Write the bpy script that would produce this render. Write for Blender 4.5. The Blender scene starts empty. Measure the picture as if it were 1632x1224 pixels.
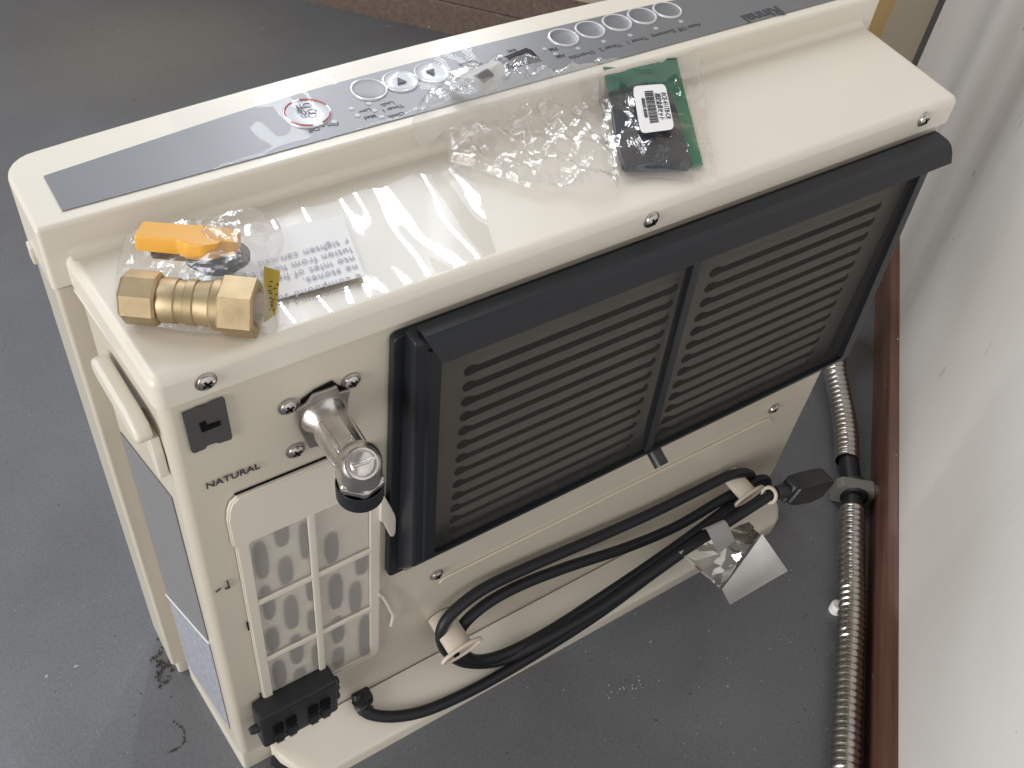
import bpy, bmesh, math, random
from mathutils import Vector, Matrix, Euler, noise
random.seed(7)
S = bpy.context.scene
COL = S.collection
V = Vector
PI = math.pi

# ------------------------------------------------------------------ camera
CF = 1659.3
CANG = (.7240, -.1010, -.5713)
CLOC = V((-.0736, -.3926, .9835))
cd = bpy.data.cameras.new('camera')
cam = bpy.data.objects.new('camera', cd)
COL.objects.link(cam)
cam.location = CLOC
cam.rotation_euler = CANG
cd.sensor_width = 36
cd.lens = 36 * CF / 1632
cd.clip_start = .02
cd.clip_end = 60
S.camera = cam
CM = Euler(CANG).to_matrix()

# ------------------------------------------------------------------ room light
w = bpy.data.worlds.new('World')
S.world = w
w.use_nodes = True
w.node_tree.nodes['Background'].inputs[0].default_value = (1.0, .965, .92, 1)
w.node_tree.nodes['Background'].inputs[1].default_value = .26
S.view_settings.view_transform = 'Standard'
S.view_settings.look = 'None'
S.view_settings.exposure = 0
WU = V((.733, .680, 0))          # along the right-hand wall
WN = V((-.680, .733, 0))         # its normal, into the room
S0 = V((.6375, -.1905, 0))         # foot of its skirting
FQ = V((.837, 1.038, 0))         # a point on the far wall's foot
FV = V((.680, -.733, 0))
FN = V((-.733, -.680, 0))


def area(name, loc, aim, sx, sy, power, color, spread=180):
    l = bpy.data.lights.new(name, 'AREA')
    l.shape = 'RECTANGLE'
    l.size, l.size_y = sx, sy
    l.energy = power
    l.color = color
    l.spread = math.radians(spread)
    o = bpy.data.objects.new(name, l)
    COL.objects.link(o)
    o.location = loc
    o.rotation_euler = (V(aim) - V(loc)).to_track_quat('-Z', 'Y').to_euler()
    return o


wc = FQ + FV * -.70 + V((0, 0, 1.62)) + FN * .05
area('window_daylight', wc, wc + FN, 1.6, 1.35, 9, (.70, .83, 1.0))
wt = FQ + FV * -.30 + V((0, 0, 1.75)) + FN * .07
area('window_streak_lamp', wt, wt + FN, .06, 1.5, 9, (.95, .97, 1.0))
wt = FQ + FV * .02 + V((0, 0, 1.7)) + FN * .07
area('window_streak_lamp', wt, wt + FN, .05, 1.5, 6, (.95, .97, 1.0))  # second strip lamp, added so more streaks show in the lid film
area('high_window_daylight', (-1.1, 1.5, 2.4), (.45, -.05, .2), 1.0, 1.0, 20, (.86, .92, 1.0))
area('doorway_daylight', (-4.2, -.55, 1.25), (.6, -.1, .4), 2.6, 2.0, 190, (1.0, .98, .96))


# ------------------------------------------------------------------ photo helpers: where a sight line meets a real plane
def ray(px, py):
    return CM @ V(((px - 816) / CF, -(py - 612) / CF, -1))


def hit(px, py, ax, v):
    d = ray(px, py)
    return CLOC + d * ((v - CLOC[ax]) / d[ax])


def B(px, py, y=0.0):
    return hit(px, py, 1, y)


def T(px, py, z=.549):
    return hit(px, py, 2, z)


def FL(px, py, z=0.0):
    return hit(px, py, 2, z)


# ------------------------------------------------------------------ materials
def mat(name, color, rough=.5, metal=0.0, bump=0.0, bscale=300, var=0.0, vscale=8, coat=0.0, spec=.5, col2=None, emit=None):
    m = bpy.data.materials.new(name)
    m.use_nodes = True
    nt = m.node_tree
    b = nt.nodes['Principled BSDF']
    b.inputs['Base Color'].default_value = (*color, 1)
    b.inputs['Roughness'].default_value = rough
    b.inputs['Metallic'].default_value = metal
    b.inputs['Coat Weight'].default_value = coat
    b.inputs['Coat Roughness'].default_value = .08
    b.inputs['Specular IOR Level'].default_value = spec
    tc = nt.nodes.new('ShaderNodeTexCoord')
    if var or col2:
        n = nt.nodes.new('ShaderNodeTexNoise')
        n.inputs['Scale'].default_value = vscale
        n.inputs['Detail'].default_value = 6
        nt.links.new(tc.outputs['Object'], n.inputs['Vector'])
        r = nt.nodes.new('ShaderNodeValToRGB')
        r.color_ramp.elements[0].position = .3
        r.color_ramp.elements[1].position = .7
        c2 = col2 or tuple(c * (1 - var) for c in color)
        r.color_ramp.elements[0].color = (*c2, 1)
        r.color_ramp.elements[1].color = (*color, 1)
        nt.links.new(n.outputs['Fac'], r.inputs[0])
        nt.links.new(r.outputs[0], b.inputs['Base Color'])
    if bump:
        n2 = nt.nodes.new('ShaderNodeTexNoise')
        n2.inputs['Scale'].default_value = bscale
        n2.inputs['Detail'].default_value = 3
        nt.links.new(tc.outputs['Object'], n2.inputs['Vector'])
        bp = nt.nodes.new('ShaderNodeBump')
        bp.inputs['Strength'].default_value = bump
        bp.inputs['Distance'].default_value = .001
        nt.links.new(n2.outputs['Fac'], bp.inputs['Height'])
        nt.links.new(bp.outputs[0], b.inputs['Normal'])
    return m


def film_mat(name, tint=(.97, .97, .97), base=.05, power=.75, rough=.07, bump=.0, bscale=60, haze=0.0):
    """clear plastic film: transparent, with a fresnel-like mirror skin and a little milky haze"""
    m = bpy.data.materials.new(name)
    m.use_nodes = True
    nt = m.node_tree
    nt.nodes.clear()
    out = nt.nodes.new('ShaderNodeOutputMaterial')
    tr = nt.nodes.new('ShaderNodeBsdfTransparent')
    tr.inputs[0].default_value = (*tint, 1)
    gl = nt.nodes.new('ShaderNodeBsdfGlossy')
    gl.inputs['Roughness'].default_value = rough
    gl.inputs['Color'].default_value = (1, 1, 1, 1)
    lw0 = nt.nodes.new('ShaderNodeLayerWeight')
    lw0.inputs['Blend'].default_value = .5
    lw = nt.nodes.new('ShaderNodeMath')
    lw.operation = 'POWER'
    lw.inputs[1].default_value = 3.0
    nt.links.new(lw0.outputs['Facing'], lw.inputs[0])
    mr = nt.nodes.new('ShaderNodeMapRange')
    mr.inputs[1].default_value = .0
    mr.inputs[2].default_value = 1
    mr.inputs[3].default_value = base
    mr.inputs[4].default_value = base + power
    nt.links.new(lw.outputs[0], mr.inputs[0])
    mx = nt.nodes.new('ShaderNodeMixShader')
    nt.links.new(mr.outputs[0], mx.inputs[0])
    last = tr.outputs[0]
    if haze:
        df = nt.nodes.new('ShaderNodeBsdfDiffuse')
        df.inputs[0].default_value = (.8, .8, .8, 1)
        m2 = nt.nodes.new('ShaderNodeMixShader')
        m2.inputs[0].default_value = haze
        nt.links.new(tr.outputs[0], m2.inputs[1])
        nt.links.new(df.outputs[0], m2.inputs[2])
        last = m2.outputs[0]
    nt.links.new(last, mx.inputs[1])
    nt.links.new(gl.outputs[0], mx.inputs[2])
    nt.links.new(mx.outputs[0], out.inputs[0])
    if bump:
        tc = nt.nodes.new('ShaderNodeTexCoord')
        n = nt.nodes.new('ShaderNodeTexNoise')
        n.inputs['Scale'].default_value = bscale
        n.inputs['Detail'].default_value = 4
        n.inputs['Distortion'].default_value = 1.2
        nt.links.new(tc.outputs['Object'], n.inputs['Vector'])
        bp = nt.nodes.new('ShaderNodeBump')
        bp.inputs['Strength'].default_value = bump
        bp.inputs['Distance'].default_value = .004
        nt.links.new(n.outputs['Fac'], bp.inputs['Height'])
        nt.links.new(bp.outputs[0], gl.inputs['Normal'])
    return m


def sheet_mat(name, color, through, rough_refr=None):
    """thin woven mesh seen as a half-open veil"""
    m = bpy.data.materials.new(name)
    m.use_nodes = True
    nt = m.node_tree
    nt.nodes.clear()
    out = nt.nodes.new('ShaderNodeOutputMaterial')
    df = nt.nodes.new('ShaderNodeBsdfDiffuse')
    df.inputs[0].default_value = (*color, 1)
    if rough_refr is None:
        tr = nt.nodes.new('ShaderNodeBsdfTransparent')
    else:
        tr = nt.nodes.new('ShaderNodeBsdfRefraction')
        tr.inputs['IOR'].default_value = 1.15
        tr.inputs['Roughness'].default_value = rough_refr
    mx = nt.nodes.new('ShaderNodeMixShader')
    tc = nt.nodes.new('ShaderNodeTexCoord')
    n = nt.nodes.new('ShaderNodeTexNoise')
    n.inputs['Scale'].default_value = 14
    mr = nt.nodes.new('ShaderNodeMapRange')
    mr.inputs[3].default_value = through - .08
    mr.inputs[4].default_value = through + .08
    nt.links.new(tc.outputs['Object'], n.inputs['Vector'])
    nt.links.new(n.outputs['Fac'], mr.inputs[0])
    nt.links.new(mr.outputs[0], mx.inputs[0])
    nt.links.new(df.outputs[0], mx.inputs[1])
    nt.links.new(tr.outputs[0], mx.inputs[2])
    nt.links.new(mx.outputs[0], out.inputs[0])
    return m


CREAM = mat('cream_enamel', (.61, .56, .465), .33, bump=.03, bscale=500, coat=.25, var=.03, vscale=5)
CREAMP = mat('cream_plastic', (.70, .652, .565), .36, bump=.02, bscale=400, coat=.12)
PINKP = mat('pale_clip_plastic', (.60, .53, .44), .4)
SILVER = mat('silver_grey_panel', (.185, .190, .200), .38, metal=.25, bump=.015, bscale=900, coat=.0, spec=.45)
BLACKP = mat('black_plastic', (.016, .017, .02), .42, bump=.04, bscale=500)
GRILLE = mat('charcoal_plastic', (.0125, .0145, .0185), .38, bump=.05, bscale=700, spec=.36)
LOUVRE = mat('louvre_metal', (.27, .255, .225), .5, var=.15, vscale=20)
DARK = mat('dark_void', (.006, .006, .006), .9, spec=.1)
PLATE = mat('grey_plate', (.065, .063, .062), .55, bump=.05, bscale=300)
STEEL = mat('screw_steel', (.62, .60, .57), .28, metal=1, bump=.1, bscale=400, var=.2, vscale=200)
CAST = mat('cast_metal', (.74, .71, .68), .27, metal=1, bump=.25, bscale=160, var=.25, vscale=90)
ZINC = mat('dull_zinc_plate', (.36, .33, .30), .42, metal=.8, bump=.05, bscale=200, var=.2, vscale=60)
RUBBER = mat('black_rubber', (.012, .013, .016), .46, bump=.08, bscale=350, spec=.38)
BRASS = mat('brass', (.50, .39, .24), .52, metal=1, bump=.10, bscale=200, var=.25, vscale=60)
ORANGE = mat('orange_handle', (.74, .37, .045), .42, bump=.1, bscale=120)
YELLOW = mat('yellow_tag_paper', (.66, .52, .09), .6, var=.2, vscale=90)
PAPER = mat('white_paper', (.82, .81, .80), .65, bump=.05, bscale=200, var=.04, vscale=20)
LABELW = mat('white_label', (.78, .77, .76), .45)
TAGG = mat('grey_white_tag', (.64, .63, .63), .45, var=.06, vscale=60)
INK = mat('dark_ink', (.035, .035, .05), .6)
INKG = mat('grey_ink', (.43, .43, .50), .6)
INKP = mat('panel_ink', (.045, .05, .06), .5)
LEDM = mat('pale_lamp_window', (.42, .44, .45), .3)
DISPLAY = mat('display_window', (.012, .014, .03), .12, coat=.6)
BTNW = mat('pale_button', (.50, .52, .56), .3, coat=.4)
RINGW = mat('white_button_rim', (.60, .61, .63), .22, coat=.5)
RINGR = mat('red_button_rim', (.48, .12, .13), .3)
GREENP = mat('green_plastic_sheet', (.014, .33, .185), .35, var=.2, vscale=30)
NAVYP = mat('dark_grey_sheet', (.026, .032, .047), .38, var=.25, vscale=40)
LABELG = mat('grey_rating_label', (.20, .20, .208), .45)
LABELB = mat('printed_bluish_label', (.22, .235, .30), .5, col2=(.40, .41, .44), vscale=220)
TIMBER = mat('pale_timber', (.60, .40, .16), .55, bump=.1, bscale=60, var=.25, vscale=14)
FOIL = mat('mirror_foil', (.86, .85, .82), .06, metal=1)
HOSE = mat('stainless_hose', (.62, .60, .56), .26, metal=1, bump=.05, bscale=200, var=.2, vscale=40)
CLIP = mat('grey_clip', (.20, .195, .175), .5, bump=.05, bscale=200, var=.1, vscale=30)
FILM = film_mat('protective_film', base=.075, power=.8, rough=.04, bump=.02, bscale=25)
FILM2 = film_mat('panel_film', base=.003, power=.05, rough=.05, bump=.02, bscale=25)
BAG2 = film_mat('packet_bag', tint=(.98, .98, .98), base=.085, power=.7, rough=.07, bump=.4, bscale=60, haze=.01)
BAG = film_mat('clear_bag', tint=(.975, .972, .968), base=.09, power=.8, rough=.12, bump=.35, bscale=80, haze=.10)
MESHD = sheet_mat('charcoal_mesh', (.066, .063, .058), .51)
FILTM = sheet_mat('filter_gauze', (.80, .78, .73), .64)
HOLEM = mat('hole_shade', (.16, .145, .125), .8)


def floor_mat():
    m = mat('painted_concrete', (.145, .147, .150), .34, spec=.40)
    nt = m.node_tree
    b = nt.nodes['Principled BSDF']
    tc = nt.nodes['Texture Coordinate']
    L = nt.links.new

    def noi(s, d=6, dist=0):
        n = nt.nodes.new('ShaderNodeTexNoise')
        n.inputs['Scale'].default_value = s
        n.inputs['Detail'].default_value = d
        n.inputs['Distortion'].default_value = dist
        L(tc.outputs['Object'], n.inputs['Vector'])
        return n

    def ramp(src, p0, c0, p1, c1):
        r = nt.nodes.new('ShaderNodeValToRGB')
        r.color_ramp.elements[0].position = p0
        r.color_ramp.elements[0].color = (*c0, 1)
        r.color_ramp.elements[1].position = p1
        r.color_ramp.elements[1].color = (*c1, 1)
        L(src, r.inputs[0])
        return r

    def mix(a, bb, f):
        x = nt.nodes.new('ShaderNodeMix')
        x.data_type = 'RGBA'
        L(a, x.inputs[6])
        if hasattr(bb, 'is_linked'):
            L(bb, x.inputs[7])
        else:
            x.inputs[7].default_value = (*bb, 1)
        L(f, x.inputs[0])
        return x.outputs[2]
    base = ramp(noi(5).outputs['Fac'], .30, (.128, .131, .140), .72, (.162, .168, .182)).outputs[0]
    dirt = ramp(noi(2.2, 7, .6).outputs['Fac'], .52, (0, 0, 0), .74, (.55, .55, .55)).outputs[0]
    c = mix(base, (.088, .078, .066), dirt)
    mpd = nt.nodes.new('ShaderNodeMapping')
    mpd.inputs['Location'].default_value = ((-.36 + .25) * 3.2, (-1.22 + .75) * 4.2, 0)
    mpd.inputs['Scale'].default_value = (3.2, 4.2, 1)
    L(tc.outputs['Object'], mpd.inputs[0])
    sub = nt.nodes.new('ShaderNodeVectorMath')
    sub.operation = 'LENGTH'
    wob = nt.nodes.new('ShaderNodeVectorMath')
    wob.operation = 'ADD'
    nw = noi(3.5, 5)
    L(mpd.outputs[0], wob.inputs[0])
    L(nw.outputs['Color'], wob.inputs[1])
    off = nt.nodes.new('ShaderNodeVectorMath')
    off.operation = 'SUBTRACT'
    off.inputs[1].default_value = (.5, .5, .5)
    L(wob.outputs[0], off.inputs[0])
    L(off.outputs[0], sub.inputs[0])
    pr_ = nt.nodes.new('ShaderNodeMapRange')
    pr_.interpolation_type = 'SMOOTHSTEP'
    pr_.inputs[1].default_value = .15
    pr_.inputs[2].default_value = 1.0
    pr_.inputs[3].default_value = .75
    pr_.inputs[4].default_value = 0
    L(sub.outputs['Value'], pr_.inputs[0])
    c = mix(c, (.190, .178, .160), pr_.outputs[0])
    sp = ramp(noi(140, 2).outputs['Fac'], 0.752, (0, 0, 0), .775, (1, 1, 1)).outputs[0]
    c = mix(c, (.045, .04, .035), sp)
    n3 = noi(95, 2)
    n3.inputs['Vector'].default_value = (0, 0, 0)
    mp = nt.nodes.new('ShaderNodeMapping')
    mp.inputs['Location'].default_value = (3.1, 1.7, .4)
    L(tc.outputs['Object'], mp.inputs[0])
    L(mp.outputs[0], n3.inputs['Vector'])
    sw = ramp(n3.outputs['Fac'], 0.772, (0, 0, 0), .79, (1, 1, 1)).outputs[0]
    c = mix(c, (.40, .39, .37), sw)
    # fine grain
    g = ramp(noi(420, 2).outputs['Fac'], .3, (.86, .86, .86), .7, (1.1, 1.1, 1.1)).outputs[0]
    x = nt.nodes.new('ShaderNodeMix')
    x.data_type = 'RGBA'
    x.blend_type = 'MULTIPLY'
    x.inputs[0].default_value = 1
    L(c, x.inputs[6])
    L(g, x.inputs[7])
    L(x.outputs[2], b.inputs['Base Color'])
    rr = ramp(noi(7).outputs['Fac'], .3, (.27, .27, .27), .7, (.42, .42, .42)).outputs[0]
    L(rr, b.inputs['Roughness'])
    bp = nt.nodes.new('ShaderNodeBump')
    bp.inputs['Strength'].default_value = .12
    bp.inputs['Distance'].default_value = .002
    L(noi(60, 5).outputs['Fac'], bp.inputs['Height'])
    L(bp.outputs[0], b.inputs['Normal'])
    return m


def wall_mat():
    m = mat('painted_plaster', (.72, .70, .675), .45, spec=.35)
    nt = m.node_tree
    b = nt.nodes['Principled BSDF']
    tc = nt.nodes['Texture Coordinate']
    L = nt.links.new

    def noi(s, d, loc, scl=(1, 1, 1)):
        mp = nt.nodes.new('ShaderNodeMapping')
        mp.inputs['Location'].default_value = loc
        mp.inputs['Scale'].default_value = scl
        L(tc.outputs['Object'], mp.inputs[0])
        n = nt.nodes.new('ShaderNodeTexNoise')
        n.inputs['Scale'].default_value = s
        n.inputs['Detail'].default_value = d
        L(mp.outputs[0], n.inputs['Vector'])
        return n.outputs['Fac']

    def mixn(a, col, fac, p0, p1, amt=1.0):
        r = nt.nodes.new('ShaderNodeMapRange')
        r.inputs[1].default_value = p0
        r.inputs[2].default_value = p1
        r.inputs[4].default_value = amt
        L(fac, r.inputs[0])
        x = nt.nodes.new('ShaderNodeMix')
        x.data_type = 'RGBA'
        L(r.outputs[0], x.inputs[0])
        if a is None:
            x.inputs[6].default_value = (.72, .70, .675, 1)
        else:
            L(a, x.inputs[6])
        x.inputs[7].default_value = (*col, 1)
        return x.outputs[2]
    c = mixn(None, (.67, .65, .62), noi(5, 5, (0, 0, 0)), .35, .7)
    c = mixn(c, (.10, .09, .085), noi(42, 1.5, (4, 2, 1), (1.2, 1.2, .7)), .752, .79)
    c = mixn(c, (.30, .27, .25), noi(24, 3, (9, 5, 2), (1, 1, .5)), .71, .77, .45)
    L(c, b.inputs['Base Color'])
    bp = nt.nodes.new('ShaderNodeBump')
    bp.inputs['Strength'].default_value = .12
    bp.inputs['Distance'].default_value = .002
    L(noi(150, 3, (0, 0, 0)), bp.inputs['Height'])
    L(bp.outputs[0], b.inputs['Normal'])
    return m


def wood_mat(name, c1, c2):
    m = mat(name, c1, .38, spec=.45)
    nt = m.node_tree
    b = nt.nodes['Principled BSDF']
    tc = nt.nodes['Texture Coordinate']
    mp = nt.nodes.new('ShaderNodeMapping')
    mp.inputs['Rotation'].default_value = (0, 0, -math.atan2(WU.y, WU.x))
    mp2 = nt.nodes.new('ShaderNodeMapping')
    mp2.inputs['Scale'].default_value = (3, 60, 60)
    nt.links.new(tc.outputs['Object'], mp.inputs[0])
    nt.links.new(mp.outputs[0], mp2.inputs[0])
    n = nt.nodes.new('ShaderNodeTexNoise')
    n.inputs['Scale'].default_value = 2.2
    n.inputs['Detail'].default_value = 6
    nt.links.new(mp2.outputs[0], n.inputs['Vector'])
    r = nt.nodes.new('ShaderNodeValToRGB')
    r.color_ramp.elements[0].position = .3
    r.color_ramp.elements[0].color = (*c1, 1)
    r.color_ramp.elements[1].position = .7
    r.color_ramp.elements[1].color = (*c2, 1)
    nt.links.new(n.outputs['Fac'], r.inputs[0])
    # pale chips
    n2 = nt.nodes.new('ShaderNodeTexNoise')
    n2.inputs['Scale'].default_value = 110
    nt.links.new(tc.outputs['Object'], n2.inputs['Vector'])
    mr = nt.nodes.new('ShaderNodeMapRange')
    mr.inputs[1].default_value = .74
    mr.inputs[2].default_value = .77
    nt.links.new(n2.outputs['Fac'], mr.inputs[0])
    x = nt.nodes.new('ShaderNodeMix')
    x.data_type = 'RGBA'
    nt.links.new(mr.outputs[0], x.inputs[0])
    nt.links.new(r.outputs[0], x.inputs[6])
    x.inputs[7].default_value = (.42, .36, .32, 1)
    nt.links.new(x.outputs[2], b.inputs['Base Color'])
    return m


FLOORM = floor_mat()
WALLM = wall_mat()
SKIRT = wood_mat('varnished_skirting', (.092, .044, .031), (.160, .078, .055))
SKIRT2 = wood_mat('dull_brown_skirting', (.10, .070, .055), (.15, .11, .085))
WALLB = mat('beige_plaster', (.34, .29, .22), .6, bump=.1, bscale=100, var=.08, vscale=6)


# ------------------------------------------------------------------ object helpers
def thing(name, label, cat, loc, group=None):
    o = bpy.data.objects.new(name, None)
    COL.objects.link(o)
    o.location = loc
    o.empty_display_size = .05
    tag(o, label, cat, group)
    return o


def tag(o, label, cat, group=None):
    o['label'] = label
    o['category'] = cat
    if group:
        o['group'] = group
    return o


def place(o, parent):
    if parent is None:
        return
    o.parent = parent
    inv = Matrix.Identity(4)
    p = parent
    if p.type == 'EMPTY':
        inv = Matrix.Translation(-V(p.location))
    elif p.parent is None:
        inv = Matrix.Translation(-V(p.location))
    o.matrix_parent_inverse = inv


def link(name, bm, m, parent=None, smooth=30, wn=True, label=None):
    """one bmesh, built in world coordinates, becomes one object"""
    me = bpy.data.meshes.new(name)
    bmesh.ops.recalc_face_normals(bm, faces=bm.faces)
    bm.to_mesh(me)
    bm.free()
    for x in (m if isinstance(m, (list, tuple)) else [m]):
        me.materials.append(x)
    if smooth is not None:
        me.polygons.foreach_set('use_smooth', [True] * len(me.polygons))
        me.set_sharp_from_angle(angle=math.radians(smooth))
    o = bpy.data.objects.new(name, me)
    COL.objects.link(o)
    if parent is None:
        xs = [v.co for v in me.vertices]
        c = V((sum(v.x for v in xs) / len(xs), sum(v.y for v in xs) / len(xs), min(v.z for v in xs)))
        me.transform(Matrix.Translation(-c))
        o.location = c
    else:
        place(o, parent)
    if wn and smooth is not None:
        md = o.modifiers.new('wn', 'WEIGHTED_NORMAL')
        md.keep_sharp = True
    if label:
        o['label'] = label
    return o


def repeat(src, parent, offset):
    """a copy of a part that shares its mesh"""
    c = src.copy()
    COL.objects.link(c)
    c.parent = parent
    c.matrix_parent_inverse = src.matrix_parent_inverse.copy()
    c.location = V(src.location) + V(offset)
    return c


def prism(bm, pts, vec, bevel=0.0, seg=3, edges='all', mi=0):
    """solid from a flat outline pts pushed along vec"""
    vec = V(vec)
    a = [bm.verts.new(V(p)) for p in pts]
    b = [bm.verts.new(V(p) + vec) for p in pts]
    n = len(pts)
    fs = [bm.faces.new(a), bm.faces.new(list(reversed(b)))]
    for i in range(n):
        fs.append(bm.faces.new((a[i], b[i], b[(i + 1) % n], a[(i + 1) % n])))
    for f in fs:
        f.material_index = mi
    bmesh.ops.recalc_face_normals(bm, faces=fs)
    if bevel:
        es = set()
        for f in fs:
            es.update(f.edges)
        if edges == 'far':
            es = {e for e in es if all(v in b for v in e.verts)}
        elif edges == 'side':
            es = {e for e in es if (e.verts[0] in a) != (e.verts[1] in a)}
        elif edges == 'notnear':
            es = {e for e in es if not all(v in a for v in e.verts)}
        bmesh.ops.bevel(bm, geom=list(es), offset=bevel, segments=seg, profile=.5, affect='EDGES', clamp_overlap=True)
    return bm


def box(bm, lo, hi, bevel=0.0, seg=2, mi=0):
    x0, y0, z0 = lo
    x1, y1, z1 = hi
    return prism(bm, [(x0, y0, z0), (x1, y0, z0), (x1, y1, z0), (x0, y1, z0)], (0, 0, z1 - z0), bevel, seg, mi=mi)


def obox(bm, o, u, v, wv, bevel=0.0, seg=2, mi=0):
    o, u, v, wv = V(o), V(u), V(v), V(wv)
    return prism(bm, [o, o + u, o + u + v, o + v], wv, bevel, seg, mi=mi)


def NB():
    return bmesh.new()


def rrect(x0, z0, x1, z1, r, n=4):
    """rounded rectangle in 2-D"""
    out = []
    for cx, cz, a0 in ((x1 - r, z1 - r, 0), (x0 + r, z1 - r, 90), (x0 + r, z0 + r, 180), (x1 - r, z0 + r, 270)):
        for k in range(n + 1):
            a = math.radians(a0 + 90 * k / n)
            out.append((cx + r * math.cos(a), cz + r * math.sin(a)))
    return out


def xz(pts, y):
    return [V((x, y, z)) for x, z in pts]


def lathe(bm, prof, o, axis, n=24, mi=0, xdir=None):
    """prof: (radius, height) along axis"""
    axis = V(axis).normalized()
    xd = V(xdir) if xdir else axis.orthogonal()
    xd = (xd - axis * xd.dot(axis)).normalized()
    yd = axis.cross(xd)
    rows = []
    for r, h in prof:
        if r < 1e-6:
            rows.append([bm.verts.new(V(o) + axis * h)])
        else:
            rows.append([bm.verts.new(V(o) + axis * h + xd * r * math.cos(2 * PI * k / n) + yd * r * math.sin(2 * PI * k / n)) for k in range(n)])
    for a, b in zip(rows, rows[1:]):
        for k in range(n):
            k2 = (k + 1) % n
            if len(a) == 1 and len(b) == 1:
                continue
            if len(a) == 1:
                f = bm.faces.new((a[0], b[k], b[k2]))
            elif len(b) == 1:
                f = bm.faces.new((a[k], b[0], a[k2]))
            else:
                f = bm.faces.new((a[k], b[k], b[k2], a[k2]))
            f.material_index = mi
    return bm


def spline(pts, sub=8, closed=False):
    pts = [V(p) for p in pts]
    n = len(pts)
    out = []
    rng = n if closed else n - 1
    for i in range(rng):
        p0 = pts[(i - 1) % n] if closed or i > 0 else pts[0] * 2 - pts[1]
        p1, p2 = pts[i], pts[(i + 1) % n]
        p3 = pts[(i + 2) % n] if closed or i + 2 < n else pts[-1] * 2 - pts[-2]
        for k in range(sub):
            t = k / sub
            out.append(.5 * ((2 * p1) + (p2 - p0) * t + (2 * p0 - 5 * p1 + 4 * p2 - p3) * t * t + (3 * p1 - p0 - 3 * p2 + p3) * t ** 3))
    if not closed:
        out.append(pts[-1])
    return out


def tube(bm, path, r, n=10, caps=True, mi=0, closed=False):
    path = [V(p) for p in path]
    m = len(path)
    rr = r if callable(r) else (lambda i: r)
    rows = []
    up = None
    for i, p in enumerate(path):
        if closed:
            d = path[(i + 1) % m] - path[i - 1]
        else:
            d = path[min(i + 1, m - 1)] - path[max(i - 1, 0)]
        d = d.normalized()
        if up is None:
            up = d.orthogonal().normalized()
        up = (up - d * up.dot(d)).normalized()
        s = d.cross(up)
        rows.append([bm.verts.new(p + (up * math.cos(2 * PI * k / n) + s * math.sin(2 * PI * k / n)) * rr(i)) for k in range(n)])
    prs = list(zip(rows, rows[1:]))
    if closed:
        prs.append((rows[-1], rows[0]))
    for a, b in prs:
        for k in range(n):
            f = bm.faces.new((a[k], a[(k + 1) % n], b[(k + 1) % n], b[k]))
            f.material_index = mi
    if caps and not closed:
        for row in (rows[0], rows[-1]):
            f = bm.faces.new(row)
            f.material_index = mi
    return bm


def text(name, s, size, m, parent, o, xd, yd, bold=0.0, align='CENTER', depth=.0003, label=None, shear=0.0, space=1.0):
    cu = bpy.data.curves.new(name, 'FONT')
    cu.body = s
    cu.size = 1
    cu.align_x = align
    cu.offset = bold
    cu.extrude = .5
    cu.shear = shear
    cu.space_character = space
    cu.resolution_u = 3
    tmp = bpy.data.objects.new(name + '_curve', cu)
    COL.objects.link(tmp)
    dg = bpy.context.evaluated_depsgraph_get()
    me = bpy.data.meshes.new_from_object(tmp.evaluated_get(dg))
    bpy.data.objects.remove(tmp)
    bpy.data.curves.remove(cu)
    xd, yd = V(xd).normalized(), V(yd)
    yd = (yd - xd * yd.dot(xd)).normalized()
    zd = xd.cross(yd)
    o = V(o)
    for v in me.vertices:
        c = v.co.copy()
        v.co = o + xd * c.x * size + yd * c.y * size + zd * (c.z * depth)
    me.name = name
    me.materials.clear()
    me.materials.append(m)
    ob = bpy.data.objects.new(name, me)
    COL.objects.link(ob)
    place(ob, parent)
    if label:
        ob['label'] = label
    return ob


# ------------------------------------------------------------------ setting
bm = NB()
box(bm, (-4, -3, -.06), (4.5, 4.5, 0))
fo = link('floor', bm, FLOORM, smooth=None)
fo['kind'] = 'structure'

bm = NB()
o = S0 - WN * .012 - WU * 2.4
obox(bm, o, WU * (2.4 + .981), -WN * .1, (0, 0, 2.6))
wr = link('wall', bm, WALLM, smooth=None)
wr['kind'] = 'structure'
bm = NB()
# skirting with a rounded top edge
prof = [(0, 0), (.0, .050), (-.002, .056), (-.0075, .0605), (-.0118, .062), (-.0118, 0)]
pts = [S0 - WU * 2.38 + WN * a + V((0, 0, b)) for a, b in prof]
prism(bm, pts, WU * (2.38 + .965))
link('skirting_board', bm, SKIRT, wr, label='dark reddish brown skirting board')

bm = NB()
o = FQ - FN * .012 - FV * 3.2
obox(bm, o, FV * (3.2 + .77), -FN * .1, (0, 0, 2.6))
wf = link('wall', bm, WALLB, smooth=None)
wf['kind'] = 'structure'
bm = NB()
prof = [(.0, 0), (.0, .055), (-.002, .057), (-.0118, .058), (-.0118, 0)]
prism(bm, [FQ - FV * 3.18 + FN * a + V((0, 0, b)) for a, b in prof], FV * (3.18 + .755))
link('skirting_board', bm, SKIRT2, wf, label='dull brown skirting board')
bm = NB()
prism(bm, [FQ - FV * 3.18 + FN * a + V((0, 0, b)) for a, b in [(-.004, .0582), (-.004, .105), (-.0118, .108), (-.0118, .0582)]], FV * (3.18 + .755))
link('upper_trim', bm, SKIRT2, wf)

# ------------------------------------------------------------------ the heater
W, H = .66, .549
HEAT = thing('gas_heater', 'large cream gas heater with its dark grille and coiled cord facing the viewer', 'heater', (W / 2, .06, 0))


def plan(ins=0.0, ytop=.1165):
    k = .009
    return [(ins, ins * .7), (W - ins, ins * .7), (W + k - ins, ytop), (-k + ins, ytop)]


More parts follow.
